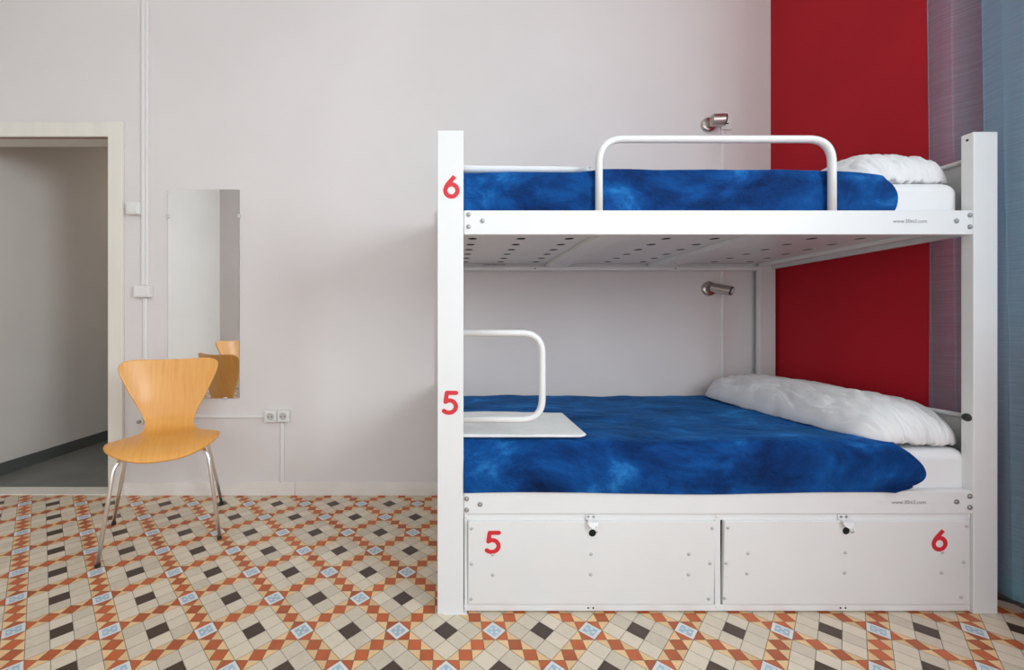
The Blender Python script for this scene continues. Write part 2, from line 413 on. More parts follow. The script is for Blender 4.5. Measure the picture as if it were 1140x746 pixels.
# ---- door frame
door = BM()
cw = 0.085
bm_ = BM(); box(bm_, XN-0.012, XN, NY0, NY1, 0, 0.085); obj('shade_strip_right', bm_, M['halltrim_shade'], kind='structure')  # dark strip painting the shade below the curtain hem
box(door, DX1-0.013, DX1+cw-0.013, YB-0.022, YB, 0, 2.202)                 # right casing
box(door, DX0-0.07, DX1-0.013, YB-0.020, YB, 2.114, 2.200)                  # head casing
box(door, DX0-0.07, DX0+0.013, YB-0.022, YB, 0, 2.114)                 # left casing
d1 = obj('door_1', door, M['cream'], kind='structure', bevel=0.004)
def sub(name, bm, m, parent, **k):
    me = bpy.data.meshes.new(name); bmesh.ops.recalc_face_normals(bm, faces=bm.faces); bm.to_mesh(me); bm.free(); me.materials.append(m)
    o = bpy.data.objects.new(name, me); C.objects.link(o); o.parent = parent; return o
bm = BM(); box(bm, DX1-0.013, DX1, YB, YB+0.13, 0, 2.135); box(bm, DX0, DX0+0.013, YB, YB+0.13, 0, 2.135)
sub('jamb', bm, M['cream'], d1)
bm = BM(); box(bm, DX0+0.013, DX1-0.013, YB+0.011, YB+0.13, 2.119, 2.135); sub('head_jamb', bm, M['offwhite'], d1)
bm = BM(); box(bm, DX0+0.013, DX1-0.013, YB, YB+0.011, 2.114, 2.13); sub('door_stop', bm, M['trim'], d1)
bm = BM(); box(bm, DX0, DX1, YB-0.004, YB+0.105, -0.01, 0.006); struct('trim_1', bm, M['cream'], bevel=0.002)
# strike and hinge hardware on the jamb
# ---- baseboards
bm = BM()
jx = (329-495)/450*YB
box(bm, DX1+cw-0.013, jx-0.001, YB-0.012, YB, 0, 0.076); box(bm, jx+0.001, XR, YB-0.012, YB, 0, 0.076)
struct('baseboard_back', bm, M['baseboard'], bevel=0.002)
bm = BM(); box(bm, XL, XL+0.012, YR, YB, 0, 0.076); struct('baseboard_left', bm, M['baseboard'])

# ================================================================== WALL FITTINGS
def WX(px, y=YB): return (px-495)/450*y
def WZ(py, y=YB): return 1-(py-363)/450*y
def rail_strip(bm, x0, x1, z0, z1, d=0.012):
    box(bm, x0, x1, YB-d, YB, z0, z1)
# mirror
mx0, mx1, mz0, mz1 = WX(187, 2.386), WX(266, 2.386), WZ(443.5, 2.386), WZ(211, 2.386)
mr = root('wall_mirror', 'tall frameless rectangular mirror on the grey wall behind the chair', 'mirror', ((mx0+mx1)/2, YB, mz0))
bm = BM(); box(bm, mx0, mx1, 2.3865, YB-0.0005, mz0, mz1)
for f in bm.faces: f.material_index = 0 if f.calc_center_median().y < 2.387 else 1
obj('mirror_glass', bm, [M['mirror'], M['mirroredge']], mr)
for cx in (mx0, mx1):
    for cz in (WZ(241), ):
        bm = BM(); box(bm, cx-0.009, cx+0.009, 2.381, YB, cz-0.012, cz+0.012); obj('clip', bm, M['clip'], mr, bevel=0.003)
for cx in (mx0+0.08, mx1-0.08):
    bm = BM(); box(bm, cx-0.011, cx+0.011, 2.381, YB, mz0-0.007, mz0+0.007); obj('clip', bm, M['clip'], mr, bevel=0.003)
# conduits
def conduit(name, label, boxes, group=None):
    bm = BM()
    for b_ in boxes: box(bm, *b_)
    x0 = min(b[0] for b in boxes); z0 = min(b[4] for b in boxes)
    return obj(name, bm, M['conduit'], bevel=0.003, label=label, cat='conduit', origin=(x0, YB, z0))
def strip(pa, pb, ya, yb, d): return (WX(pa), WX(pb), YB-d, YB, min(WZ(ya), WZ(yb)), max(WZ(ya), WZ(yb)))
conduit('cable_conduit', 'tall white twin conduit rising up the wall beside the door frame to the ceiling',
        [(WX(159.3), WX(163), YB-0.016, YB, WZ(318), ZC), (WX(163.2), WX(166.2), YB-0.012, YB, WZ(318), ZC)])
conduit('cable_conduit', 'white single conduit running down from the lower junction box behind the chair back', [strip(160.5, 165, 332, 462, 0.012)])
conduit('cable_conduit', 'white horizontal conduit from behind the chair to the pair of wall sockets', [strip(160.5, 295.5, 461, 465, 0.012)])
conduit('cable_conduit', 'short white vertical conduit from the wall sockets down to the baseboard', [strip(313, 317, 470, 536.8, 0.012)])
conduit('cable_conduit', 'thin white conduit lying along the top of the baseboard towards the bunk bed', [strip(317.4, 484, 536.8, 538.8, 0.009)])
conduit('cable_conduit', 'thin white vertical conduit linking the two reading lamps behind the bunk bed', [strip(801.8, 805, 145, 316, 0.008)])
conduit('cable_conduit', 'thin white vertical conduit below the lower reading lamp', [strip(801.8, 805, 328, 520, 0.008)])
# boxes
def wbox(name, label, cat, pa, pb, ya, yb, d, m=M['plastic'], bev=0.005):
    x0, x1, z0, z1 = WX(pa), WX(pb), WZ(yb), WZ(ya)
    r = root(name, label, cat, ((x0+x1)/2, YB, z0))
    bm = BM(); box(bm, x0, x1, YB-d, YB, z0, z1); obj('box', bm, m, r, bevel=bev, seg=3)
    return r, x0, x1, z0, z1
r_, x0, x1, z0, z1 = wbox('light_switch', 'small square white switch beside the conduit, level with top of mirror', 'light switch', 144.6, 159.0, 226.5, 240, 0.034)
bm = BM(); box(bm, x0+0.010, x1-0.010, YB-0.038, YB-0.033, z0+0.010, z1-0.010); obj('rocker', bm, M['plastic'], r_, bevel=0.002)
r_, x0, x1, z0, z1 = wbox('junction_box', 'white junction box on the conduit beside the mirror, below the switch', 'junction box', 153.3, 170.6, 318.5, 331.5, 0.036)
bm = BM(); box(bm, x0+0.006, x1-0.006, YB-0.039, YB-0.035, z0+0.006, z1-0.006); obj('lid', bm, M['plastic'], r_, bevel=0.002)
def socket(label, pa, pb, ya, yb):
    r, x0, x1, z0, z1 = wbox('power_socket', label, 'socket', pa, pb, ya, yb, 0.030)
    cx, cz = (x0+x1)/2, (z0+z1)/2
    bm = BM(); n = 24; rr = (x1-x0)*0.36
    prof = [(rr*1.12, 0), (rr*1.12, 0.004), (rr*0.92, 0.004), (rr*0.86, 0.001)]
    for (ra, ha), (rb, hb) in zip(prof, prof[1:]):
        A = [bm.verts.new((cx+ra*math.cos(2*PI*k/n), YB-0.030-ha, cz+ra*math.sin(2*PI*k/n))) for k in range(n)]
        B_ = [bm.verts.new((cx+rb*math.cos(2*PI*k/n), YB-0.030-hb, cz+rb*math.sin(2*PI*k/n))) for k in range(n)]
        for k in range(n): bm.faces.new((A[k], A[(k+1)%n], B_[(k+1)%n], B_[k]))
    obj('socket_ring', bm, M['conduit'], r, smooth=True)
    bm = BM(); cyl(bm, (cx, YB-0.0302, cz), (cx, YB-0.0312, cz), rr*0.86, n=24); obj('socket_face', bm, mat_socket, r)
    for sx in (-1, 1):
        bm = BM(); cyl(bm, (cx+sx*rr*0.4, YB-0.0310, cz), (cx+sx*rr*0.4, YB-0.0318, cz), 0.0036, n=10); obj('pin_hole', bm, M['darkplastic'], r)
mat_socket = mat('socket_inner', (0.55, 0.53, 0.51), 0.5)
socket('left one of the pair of square white wall sockets beside the chair', 296.5, 309.8, 456.5, 469.2)
socket('right one of the pair of square white wall sockets, above the vertical conduit', 310.4, 324, 456.2, 469.0)
cx, cz = WX(157), WZ(469)
r_ = root('valve_cap', 'small round grey metal fitting on the wall behind the chair', 'wall fitting', (cx, YB, cz-0.02))
bm = BM(); cyl(bm, (cx, YB, cz), (cx, YB-0.012, cz), 0.021, n=24); obj('rosette', bm, M['plastic'], r_, bevel=0.003)
bm = BM(); cyl(bm, (cx, YB-0.012, cz), (cx, YB-0.026, cz), 0.012, 0.010, n=20); obj('cap', bm, M['steel'], r_, bevel=0.002)

# reading lamps with their small switch plates
def reading_lamp(label, bx, bz, d, ln, tilt):
    r = root('reading_lamp', label, 'wall lamp', (bx, YB, bz-0.043))
    bm = BM(); n = 28; prev = None
    for rr, h in ((0.043, 0), (0.043, 0.010), (0.040, 0.015), (0.030, 0.019), (0.012, 0.021)):
        cur = [bm.verts.new((bx+rr*math.cos(2*PI*k/n), YB-h, bz+rr*math.sin(2*PI*k/n))) for k in range(n)]
        if prev:
            for k in range(n): bm.faces.new((prev[k], prev[(k+1)%n], cur[(k+1)%n], cur[k]))
        prev = cur
    bm.faces.new(prev); obj('wall_rosette', bm, M['nickel'], r, smooth=True)
    j = Vector((bx-0.002, YB-0.056, bz+0.001))
    bm = BM(); tube(bm, [(bx, YB-0.018, bz), (bx+0.001, YB-0.04, bz+0.001), j], 0.008, n=12); obj('swivel_arm', bm, M['nickel'], r, smooth=True)
    d = Vector(d).normalized(); a0 = j-d*0.012; a1 = a0+d*ln
    bm = BM(); cyl(bm, a0, a1, tilt, n=28); obj('lamp_head', bm, M['nickel'], r, bevel=0.003)
    bm = BM(); cyl(bm, a1, a1+d*0.006, tilt*0.93, n=28); obj('bezel', bm, M['darkplastic'], r)
    bm = BM(); cyl(bm, a1+d*0.0055, a1+d*0.0075, tilt*0.66, n=24); obj('lens', bm, M['lens'], r)
reading_lamp('nickel spot reading lamp on the wall above the upper bunk', WX(788), WZ(139.5), (1.0, -0.22, -0.05), 0.066, 0.034)
reading_lamp('nickel spot reading lamp on the wall between the two bunks', WX(788.5), WZ(321.5), (0.72, -1.0, -0.36), 0.100, 0.026)
for lab, ya, yb in (('small square white switch beside the upper reading lamp', 132.5, 145), ('small square white switch behind the lower reading lamp', 315.8, 328)):
    r_, x0, x1, z0, z1 = wbox('lamp_switch', lab, 'light switch', 801.5, 813.5, ya, yb, 0.012, bev=0.002)
    bm = BM(); cxx = (x0+x1)/2; box(bm, cxx-0.009, cxx+0.009, YB-0.015, YB-0.011, (z0+z1)/2-0.003, (z0+z1)/2+0.003); obj('toggle', bm, M['darkplastic'], r_)

# ================================================================== BUNK BED
FY = 1.402; K = FY/450
def FX(px): return (px-495)*K
def FZ(py): return 1-(py-363)*K
BY = 2.378
bed = root('bunk_bed', 'white steel double bunk bed with red numbers and two lockers underneath', 'bunk bed', (0.95, 1.89, 0))
def bp(name, bm, m=None, parent=None, **k): return obj(name, bm, m or M['paint'], parent or bed, **k)
XA, XA2, XB1, XB = -0.025, 0.0654, 1.835, 1.919
ZT = 1.676
def sm(P, n=6): return [(v.x, v.y) for v in catmull([Vector((*p, 0)) for p in P], n)]
def digit_strokes(ch):
    if ch == '6':
        ring = [(0.245*math.cos(t), -0.150+0.245*math.sin(t)) for t in [2*PI*k/40 for k in range(40)]]
        return [(ring, True), (sm([(-0.238, -0.09), (-0.19, 0.03), (-0.10, 0.155), (0.01, 0.28), (0.135, 0.415)]), False)]
    return [(sm([(-0.13, 0.41), (0.05, 0.41), (0.25, 0.41)], 3), False), ([(-0.13, 0.41), (-0.185, 0.045)], False),
            (sm([(-0.185, 0.045), (-0.04, 0.10), (0.13, 0.055), (0.235, -0.09), (0.215, -0.26), (0.07, -0.385), (-0.11, -0.40), (-0.25, -0.335)], 6), False)]
def ribbon(bm, pts, closed, w_, X0, Y0, Z0, sc_, th, mi, butt=False):
    P = [Vector((p[0], p[1])) for p in pts]; n = len(P)
    def mk(v, e=0.0):
        z = Z0+v.y*sc_
        return bm.verts.new((X0+v.x*sc_, Y0(z)-th-e, z))
    Ls, Rs = [], []
    for i, p in enumerate(P):
        a = P[i-1] if (i > 0 or closed) else P[i]; b = P[(i+1) % n] if (i < n-1 or closed) else P[i]
        d = (b-a).normalized(); nn = Vector((-d.y, d.x))
        Ls.append(p+nn*w_); Rs.append(p-nn*w_)
    A = [mk(v) for v in Ls]; Bv = [mk(v) for v in Rs]
    for i in range(n if closed else n-1):
        bm.faces.new((A[i], A[(i+1) % n], Bv[(i+1) % n], Bv[i])).material_index = mi
    if not closed:
        for c, ee in ((P[0], 0.00003), (P[-1], 0.00006)):
            if butt and c == P[-1]: continue
            vs = [mk(Vector((c.x+w_*math.cos(t), c.y+w_*math.sin(t))), ee) for t in [2*PI*k/20 for k in range(20)]]
            bm.faces.new(vs).material_index = mi
def number(ch, px, py, hpx, yf, parent, label):
    """vinyl digit: pale border under a red digit"""
    X0, Z0, sc_ = FX(px), FZ(py), hpx*K
    if not callable(yf): c_ = yf; yf = lambda z: c_
    bm = BM()
    for k, (pts, cl) in enumerate(digit_strokes(ch)):
        ribbon(bm, pts, cl, 0.140, X0, yf, Z0, sc_, 0.0004+0.00009*k, 0)
    for k, (pts, cl) in enumerate(digit_strokes(ch)):
        ribbon(bm, pts, cl, 0.090, X0, yf, Z0, sc_, 0.0009+0.00009*k, 1, butt=(ch == '6'))
    o = bp('number_sticker', bm, [M['numrim'], M['numred']], parent); o['label'] = label
def text(s_, px, py, width_m, yf, parent, flip=False, pos=None):
    cu = bpy.data.curves.new('lettering', 'FONT'); cu.body = s_; cu.size = 0.02; cu.align_x = 'CENTER'; cu.align_y = 'CENTER'
    t = bpy.data.objects.new('lettering_source', cu); me = bpy.data.meshes.new_from_object(t)
    xs = [v.co.x for v in me.vertices]; f = width_m/(max(xs)-min(xs))
    bm = BM(); bm.from_mesh(me); bpy.data.objects.remove(t); bpy.data.curves.remove(cu); bpy.data.meshes.remove(me)
    X0, Z0 = pos or (FX(px), FZ(py))
    bm.transform(Matrix.Translation((X0, yf, Z0)) @ Matrix.Rotation(R(90), 4, 'X') @ Matrix.Diagonal((f, f, f, 1)))
    bp('lettering', bm, M['ink'], parent)

# posts: folded steel channels
def post(x0, x1, y0, y1, z1=ZT, open_right=False):
    bm = BM(); box(bm, x0, x1, y0, y1, 0.0, z1)
    return bp('post', bm, bevel=0.0025, seg=3)
p_fl = post(XA, XA2, FY, FY+0.035, FZ(145))
p_fr = post(XB1, XB, FY, FY+0.035, FZ(146.5))
p_bl = post(XA, XA2, BY-0.035, BY, FZ(145))
p_br = post(XB1, XB, BY-0.035, BY, 1.38)
number('6', 502.5, 208, 27.5, FY, p_fl, 'red number 6 high on the left post')
number('5', 501, 448.5, 27, FY, p_fl, 'red number 5 halfway down the left post')
bm = BM(); dome(bm, (XB1, FY+0.018, FZ(466)), (-1, 0, 0.0), 0.014, 0.010); bp('end_bolt', bm, M['rubber'], p_fr, smooth=True)['label'] = 'black capped bolt'
bm = BM(); cyl(bm, (XB1-0.0006, FY+0.017, 1.652), (XB1+0.002, FY+0.017, 1.652), 0.004, n=12); bp('bolt_hole', bm, M['hole'], p_fr)
bm = BM(); box(bm, XA+0.02, XA2+0.012, FY-0.003, FY+0.02, 0.0, 0.004); bp('foot_plate', bm, parent=p_fl)

# side rails with bolts
def rail(name, x0, x1, yf, yb, z0, z1, bolts=(), lip=False, lipz=None):
    bm = BM(); box(bm, x0, x1, yf, yb, z0, z1)
    o = bp(name, bm, bevel=0.003, seg=3)
    for bx, bz in bolts:
        b = BM(); cyl(b, (bx, yf, bz), (bx, yf-0.0018, bz), 0.0085, n=18); dome(b, (bx, yf-0.0015, bz), (0, -1, 0), 0.0062, 0.0045, n=14)
        bp('bolt', b, M['steel'], o, smooth=False)
    return o
up = rail('side_rail', XA2+0.001, XB1-0.0005, FY+0.001, FY+0.026, FZ(261), FZ(234),
          [(FX(a), FZ(b)) for a, b in ((521.5, 239), (521.5, 252.5), (537, 246), (1080, 239.5), (1080, 252.5), (1065, 246))])
text('www.30m2.com', 1013.5, 246.3, 38*K, FY+0.0005, up)
lo = rail('side_rail', XA2+0.001, XB1-0.0005, FY+0.001, FY+0.026, FZ(572.5), FZ(547),
          [(FX(a), FZ(b)) for a, b in ((519.5, 555.5), (519.5, 568), (534.5, 561.7), (1079.7, 552.5), (1079.7, 565), (1065, 558.8))])
text('www.30m2.com', 1012, 559.5, 38*K, FY+0.0005, lo)
for z0, z1 in ((1.321, 1.402), (0.349, 0.4275)):
    o = rail('side_rail', XA2, XB1, BY-0.022, BY, z0, z1)
    if z0 > 1:
        bm = BM(); box(bm, XA2, XB1-0.001, BY-0.048, BY-0.022, z0, z0+0.022); bp('rail_lip', bm, parent=o, bevel=0.002)
        text('www.30m2.com', 0, 0, 0.125, BY-0.0485, o, pos=(0.285, z0+0.034))
        for hx in ((595.5-495)/450*2.33, (752-495)/450*2.33):
            bm = BM(); cyl(bm, (hx, BY-0.0485, z0+0.011), (hx, BY-0.047, z0+0.011), 0.004, n=10); bp('bolt_hole', bm, M['hole'], o)
bm = BM(); box(bm, XB1-0.022, XB1-0.001, BY-0.045, BY-0.022, 0.43, 1.321); bp('inner_upright', bm, bevel=0.002)
# end rails + end panels
for zb, zt, zp in ((1.330, 1.400, 1.602), (0.349, 0.4275, 0.672)):
    for x0, x1, xp0, xp1, in ((XA+0.01, XA+0.035, XA+0.012, XA+0.018), (XB-0.030, XB-0.005, XB-0.012, XB-0.006)):
        bm = BM(); box(bm, x0, x1, FY+0.035, BY-0.035, zb, zt); bp('end_rail', bm, bevel=0.002)
        bm = BM(); box(bm, xp0, xp1, FY+0.035, BY-0.035, zt-0.002, zp); bp('end_panel', bm, bevel=0.002)
        bm = BM(); tube(bm, [((x0+x1)/2, FY+0.034, zp), ((x0+x1)/2, BY-0.034, zp)], 0.009, n=10); bp('end_bar', bm, smooth=True)
# perforated base of the upper bunk
PX0, PX1, PY0, PY1, PZ = XA2+0.001, 1.838, FY+0.026, BY-0.022, 1.360
bm = BM()
hx = [0.115+0.2*k for k in range(9)]; hy = [1.55+0.12*k for k in range(7)]
ex = [PX0]+[(a+b)/2 for a, b in zip(hx, hx[1:])]+[PX1]; ey = [PY0]+[(a+b)/2 for a, b in zip(hy, hy[1:])]+[PY1]
for i, cx in enumerate(hx):
    for j, cy in enumerate(hy):
        x0, x1, y0, y1 = ex[i], ex[i+1], ey[j], ey[j+1]
        an = sorted([2*PI*k/16 for k in range(16)]+[math.atan2(yy-cy, xx-cx) % (2*PI) for xx in (x0, x1) for yy in (y0, y1)])
        inn, inn2, out_ = [], [], []
        for t in an:
            c_, s_ = math.cos(t), math.sin(t)
            k = min(((x1-cx)/c_ if c_ > 1e-9 else (x0-cx)/c_ if c_ < -1e-9 else 9), ((y1-cy)/s_ if s_ > 1e-9 else (y0-cy)/s_ if s_ < -1e-9 else 9))
            out_.append(bm.verts.new((cx+c_*k, cy+s_*k, PZ))); inn.append(bm.verts.new((cx+c_*0.0195, cy+s_*0.0195, PZ)))
            inn2.append(bm.verts.new((cx+c_*0.0195, cy+s_*0.0195, PZ+0.0015)))
        n = len(an)
        for k in range(n):
            bm.faces.new((out_[k], out_[(k+1)%n], inn[(k+1)%n], inn[k])); bm.faces.new((inn[k], inn[(k+1)%n], inn2[(k+1)%n], inn2[k]))
bp('perforated_base', bm)
for x0, x1 in ((0.585, 0.70), (1.175, 1.30)):
    bm = BM(); box(bm, x0, x1, PY0, PY1, 1.338, 1.3598); bp('crossbar', bm, bevel=0.002)
bm = BM(); box(bm, XB1-0.02, XB1+0.003, PY0+0.01, PY1-0.012, 1.342, 1.3598); bp('crossbar', bm, bevel=0.002)
bm = BM(); box(bm, XA2+0.001, XB1-0.001, FY+0.026, BY-0.022, 0.385, 0.395); bp('base_panel', bm)
# guard rails
gy = FY+0.014
bm = BM()
tube(bm, fillet([(FX(668.5), gy, FZ(236)), (FX(668.5), gy, FZ(153)), (FX(930.5), gy, FZ(153)), (FX(930.5), gy, FZ(236))], 0.085, 12), 0.0125, n=18)
bp('guard_rail', bm, smooth=True)['label'] = 'round-cornered tube guard of the upper bunk'
bm = BM(); gy = FY+0.017
tube(bm, fillet([(XA2-0.01, gy, FZ(371)), (FX(605), gy, FZ(371)), (FX(605), gy, FZ(468.5)), (XA2-0.01, gy, FZ(468.5))], 0.075, 12), 0.0118, n=18)
bp('guard_rail', bm, smooth=True)['label'] = 'small round-cornered tube guard at the foot of the lower bunk'
# locker front
LY = FY+0.008
bm = BM()
lz0, lz1 = FZ(682.3), FZ(573)
box(bm, XA2+0.002, XB1-0.002, LY, LY+0.03, FZ(580.5), lz1)              # top rail
box(bm, XA2+0.002, XB1-0.002, LY, LY+0.03, lz0, FZ(675.3))              # bottom rail
box(bm, XA2+0.003, FX(521), LY, LY+0.03, FZ(675.3), FZ(580.5)); box(bm, FX(1078), XB1-0.002, LY, LY+0.03, FZ(675.3), FZ(580.5))
box(bm, FX(797.5), FX(804), LY, LY+0.03, FZ(675.3), FZ(580.5))
lf = bp('locker_frame', bm, bevel=0.002)
for px, py in ((519, 576.5), (799.5, 576.0), (1081.5, 576), (519, 679), (799.5, 677.5), (1081.5, 678.5)):
    bm = BM(); dome(bm, (FX(px), LY, FZ(py)), (0, -1, 0), 0.005, 0.0035, n=10); bp('rivet', bm, parent=lf, smooth=True)
for cx in (658.5, 941):
    for dx in (-2.8, 2.8):
        bm = BM(); cyl(bm, (FX(cx+dx), LY-0.0006, FZ(678.7)), (FX(cx+dx), LY+0.001, FZ(678.7)), 0.0032, n=10); bp('drain_hole', bm, M['hole'], lf)
bm = BM(); box(bm, XA2+0.004, XB1-0.004, LY+0.031, LY+0.034, lz0, lz1)  # inner back board so the gaps are dark, set just behind the frame
bm.free()
def locker_door(x0, x1, zb, zt, tiltz, rivets, hx, hz, ch, npx, npy, lab):
    """steel door leaning out slightly at the top; the edge returns are folded back"""
    bm = BM(); yb_ = LY-0.0005; lean = 0.010
    def yy(z): return yb_-lean*(z-zb)/(zt-zb)-0.002
    v = []
    for z in (zb, zt):
        for y_ in (yy(z), yy(z)+0.016):
            for x in (x0, x1): v.append(bm.verts.new((x, y_, z)))
    for f in ((0,1,5,4),(2,3,7,6),(0,2,6,4),(1,3,7,5),(0,1,3,2),(4,5,7,6)): bm.faces.new([v[i] for i in f])
    o = bp('locker_door', bm, bevel=0.0018); o['label'] = lab
    for a, b in rivets:
        bx, bz = FX(a), FZ(b); r = BM(); dome(r, (bx, yy(bz), bz), (0, -1, 0), 0.0056, 0.0042, n=12); bp('rivet', r, M['rivet'], o, smooth=True)
    kx, kz = FX(hx), FZ(hz); r = BM(); cyl(r, (kx, yy(kz)+0.001, kz), (kx, yy(kz)-0.0006, kz), 0.0128, n=26); bp('keyhole', r, M['hole'], o)
    r = BM(); n = 26
    A = [[r.verts.new((kx+rr*math.cos(2*PI*k/n), yy(kz)-h, kz+rr*math.sin(2*PI*k/n))) for k in range(n)] for rr, h in ((0.0168, 0.0), (0.0158, 0.0018), (0.0128, 0.0018), (0.0126, 0.0))]
    for P, Q in zip(A, A[1:]):
        for k in range(n): r.faces.new((P[k], P[(k+1)%n], Q[(k+1)%n], Q[k]))
    bp('keyhole_ring', r, parent=o, smooth=True)
    number(ch, npx, npy, 26.5, yy, o, 'red number %s on the locker door' % ch)
    # hasp: plate riveted on the frame, swinging tab over the door edge
    hz0 = FZ(575.5)
    hp = BM(); box(hp, kx-0.020, kx+0.014, LY-0.006, LY, FZ(579.5), FZ(573.5)); hpo = bp('hasp', hp, bevel=0.002)
    for dx in (-0.012, 0.006):
        r = BM(); cyl(r, (kx+dx, LY-0.006, hz0), (kx+dx, LY-0.008, hz0), 0.004, n=12); bp('screw', r, M['steel'], hpo)
    r = BM(); n = 20; up_ = 0.004
    base = [(-0.017, FZ(579)), (0.017, FZ(579))]
    top = []
    for k in range(n+1):
        t = PI*k/n; top.append((kx-0.001+0.019*math.cos(t), FZ(579)-0.020*math.sin(t)))
    def yo(z): return LY-0.020-(FZ(579)-z)*0.55
    fr = [r.verts.new((x, yo(z), z)) for x, z in top]; bk = [r.verts.new((x, yo(z)+0.003, z)) for x, z in top]
    r.faces.new(fr); r.faces.new(bk[::-1])
    for k in range(n+1): r.faces.new((fr[k], fr[(k+1)%(n+1)], bk[(k+1)%(n+1)], bk[k]))
    box(r, kx-0.018, kx+0.016, LY-0.023, LY-0.004, FZ(579)-0.002, FZ(579)+0.002)
    bp('hasp_tab', r, parent=hpo, bevel=0.0008)
    r = BM(); tube(r, fillet([(kx+0.008, LY-0.030, FZ(583)), (kx+0.010, LY-0.034, FZ(588)), (kx+0.012, LY-0.020, FZ(591))], 0.006), 0.0026, n=10)
    bp('staple', r, parent=hpo, smooth=True)
rv5 = [(525, 588), (525, 628), (524.5, 668), (548.5, 617.5), (548.5, 640.5), (658, 617), (658, 640), (792, 587.6), (790.5, 627.6), (790, 667.6), (766.7, 617), (766.7, 640)]
rv6 = [(809.5, 587), (808.5, 627), (807.5, 667), (832.6, 616), (832, 639), (940.6, 615), (940.6, 638), (1048.6, 614.5), (1048.6, 638), (1074, 585), (1072.7, 626), (1071.6, 665.7)]
locker_door(FX(521.2), FX(796.0), FZ(674.4), FZ(580.2), 0, rv5, 659, 592.8, '5', 548.5, 603.5, 'locker door with the red number 5')
locker_door(FX(806), FX(1077), FZ(674.4), FZ(579.6), 0, rv6, 940.5, 590.3, '6', 1045, 601, 'locker door with the red number 6')
bm = BM(); box(bm, XA2, XB1, FY+0.05, FY+0.054, 0.02, 0.345)  # near-black sheet painting the shade inside the locker gaps
bp('locker_gap_shade', bm, M['darkplastic'])
bm = BM(); box(bm, XA+0.012, XA+0.018, FY+0.035, BY-0.035, 0.02, 0.352); bp('locker_side', bm, bevel=0.002)

# ================================================================== BEDDING
def mattress(label, x0, x1, y0, y1, z0, z1, r=0.05, cr=0.07):
    nu, nv = 120, 14; cx, cy = (x0+x1)/2, (y0+y1)/2; hx_, hy_ = (x1-x0)/2, (y1-y0)/2
    bm = BM(); rings = []
    def outline(inset):
        pts = []
        rr = max(cr-inset, 0.01); ax, ay = hx_-inset, hy_-inset
        for qx, qy, t0 in ((1, 1, 0), (-1, 1, 90), (-1, -1, 180), (1, -1, 270)):
            for k in range(9):
                t = R(t0+90*k/8); pts.append((cx+qx*(ax-rr)+rr*math.cos(t), cy+qy*(ay-rr)+rr*math.sin(t)))
            nxt = {0: (-1, 1), 90: (-1, -1), 180: (1, -1), 270: (1, 1)}[t0]
        # densify straight runs
        out = []
        for i, p in enumerate(pts):
            a = Vector(p); b = Vector(pts[(i+1) % len(pts)]); d = (b-a).length
            m_ = max(1, int(d/0.05)) if False else 1
            for k in range(m_): out.append(a+(b-a)*k/m_)
        return out
    lv = []
    for k in range(7): t = R(90*k/6); lv.append((r*(1-math.sin(t)) if False else r*(1-math.cos(R(90)-t)), z0+r*(1-math.sin(R(90)-t)) if False else z0+0.02*(1-math.cos(t))))
    lv = [(0.02*(1-math.sin(R(90*k/5))), z0+0.02*(1-math.cos(R(90*k/5)))) for k in range(6)]
    lv += [(r*(1-math.cos(R(90*k/8))), z1-r+r*math.sin(R(90*k/8))) for k in range(9)]
    for ins, z in lv: rings.append([bm.verts.new((p.x, p.y, z)) for p in outline(ins)])
    n = len(rings[0])
    for A, B_ in zip(rings, rings[1:]):
        for k in range(n): bm.faces.new((A[k], A[(k+1)%n], B_[(k+1)%n], B_[k]))
    bm.faces.new(rings[-1]); f = bm.faces.new(rings[0][::-1]); f.material_index = 1
    o = obj('mattress', bm, [M['linen'], M['undershade']], None, smooth=True, label=label, cat='mattress', origin=(cx, cy, z0))
    o.modifiers.new('wn', 'WEIGHTED_NORMAL'); return o
mattress('white sheeted mattress on the upper bunk', 0.068, 1.882, FY+0.038, BY-0.025, 1.368, 1.518, 0.042, 0.095)
mattress('white sheeted mattress on the lower bunk', 0.075, 1.868, FY+0.030, BY-0.025, 0.397, 0.560, 0.035, 0.04)

def blanket(name, label, prof, left, rightf, thick, amp, seed, zmod=None, nu=170, nv=90):
    """prof: (y,z) path from the front hem over the top to the back; rightf(a)-> right edge x"""
    path = catmull([Vector((0, y, z)) for y, z in prof], 14)
    Ls = [0]
    for a, b in zip(path, path[1:]): Ls.append(Ls[-1]+(b-a).length)
    def at(a):
        a = max(0, min(Ls[-1], a)); 
        for i in range(1, len(Ls)):
            if a <= Ls[i]: t = (a-Ls[i-1])/(Ls[i]-Ls[i-1]); return path[i-1].lerp(path[i], t)
        return path[-1]
    tot = Ls[-1]; bm = BM()
    def fn(u, v):
        a = tot*(v**1.25); p = at(a); e = 0.004; tn = (at(a+e)-at(a-e)).normalized(); nn = Vector((0, -tn.z, tn.y))
        if nn.z < 0 and abs(tn.z) < 0.5: nn = -nn
        x = left+(rightf(a)-left)*u
        d = amp*fbm((x*2.6+seed, a*3.6, seed*0.7), 3)*min(1, a/0.05+0.35)
        d += amp*0.35*fbm((x*7+seed, a*11, 3.1), 3)*min(1, a/0.05+0.35)
        q = Vector((x, p.y+nn.y*d, p.z+nn.z*d))
        if zmod: q = zmod(q, a, u)
        return q
    grid(bm, fn, nu, nv)
    o = obj(name, bm, M['plush'], None, smooth=True, label=label, cat='blanket', origin=(0.9, 1.9, prof[-1][1]-0.05))
    m = o.modifiers.new('thick', 'SOLIDIFY'); m.thickness = thick; m.offset = -1; m.use_rim = True
    b = o.modifiers.new('soft', 'BEVEL'); b.width = thick*0.45; b.segments = 3; b.limit_method = 'ANGLE'; b.angle_limit = R(60)
    return o
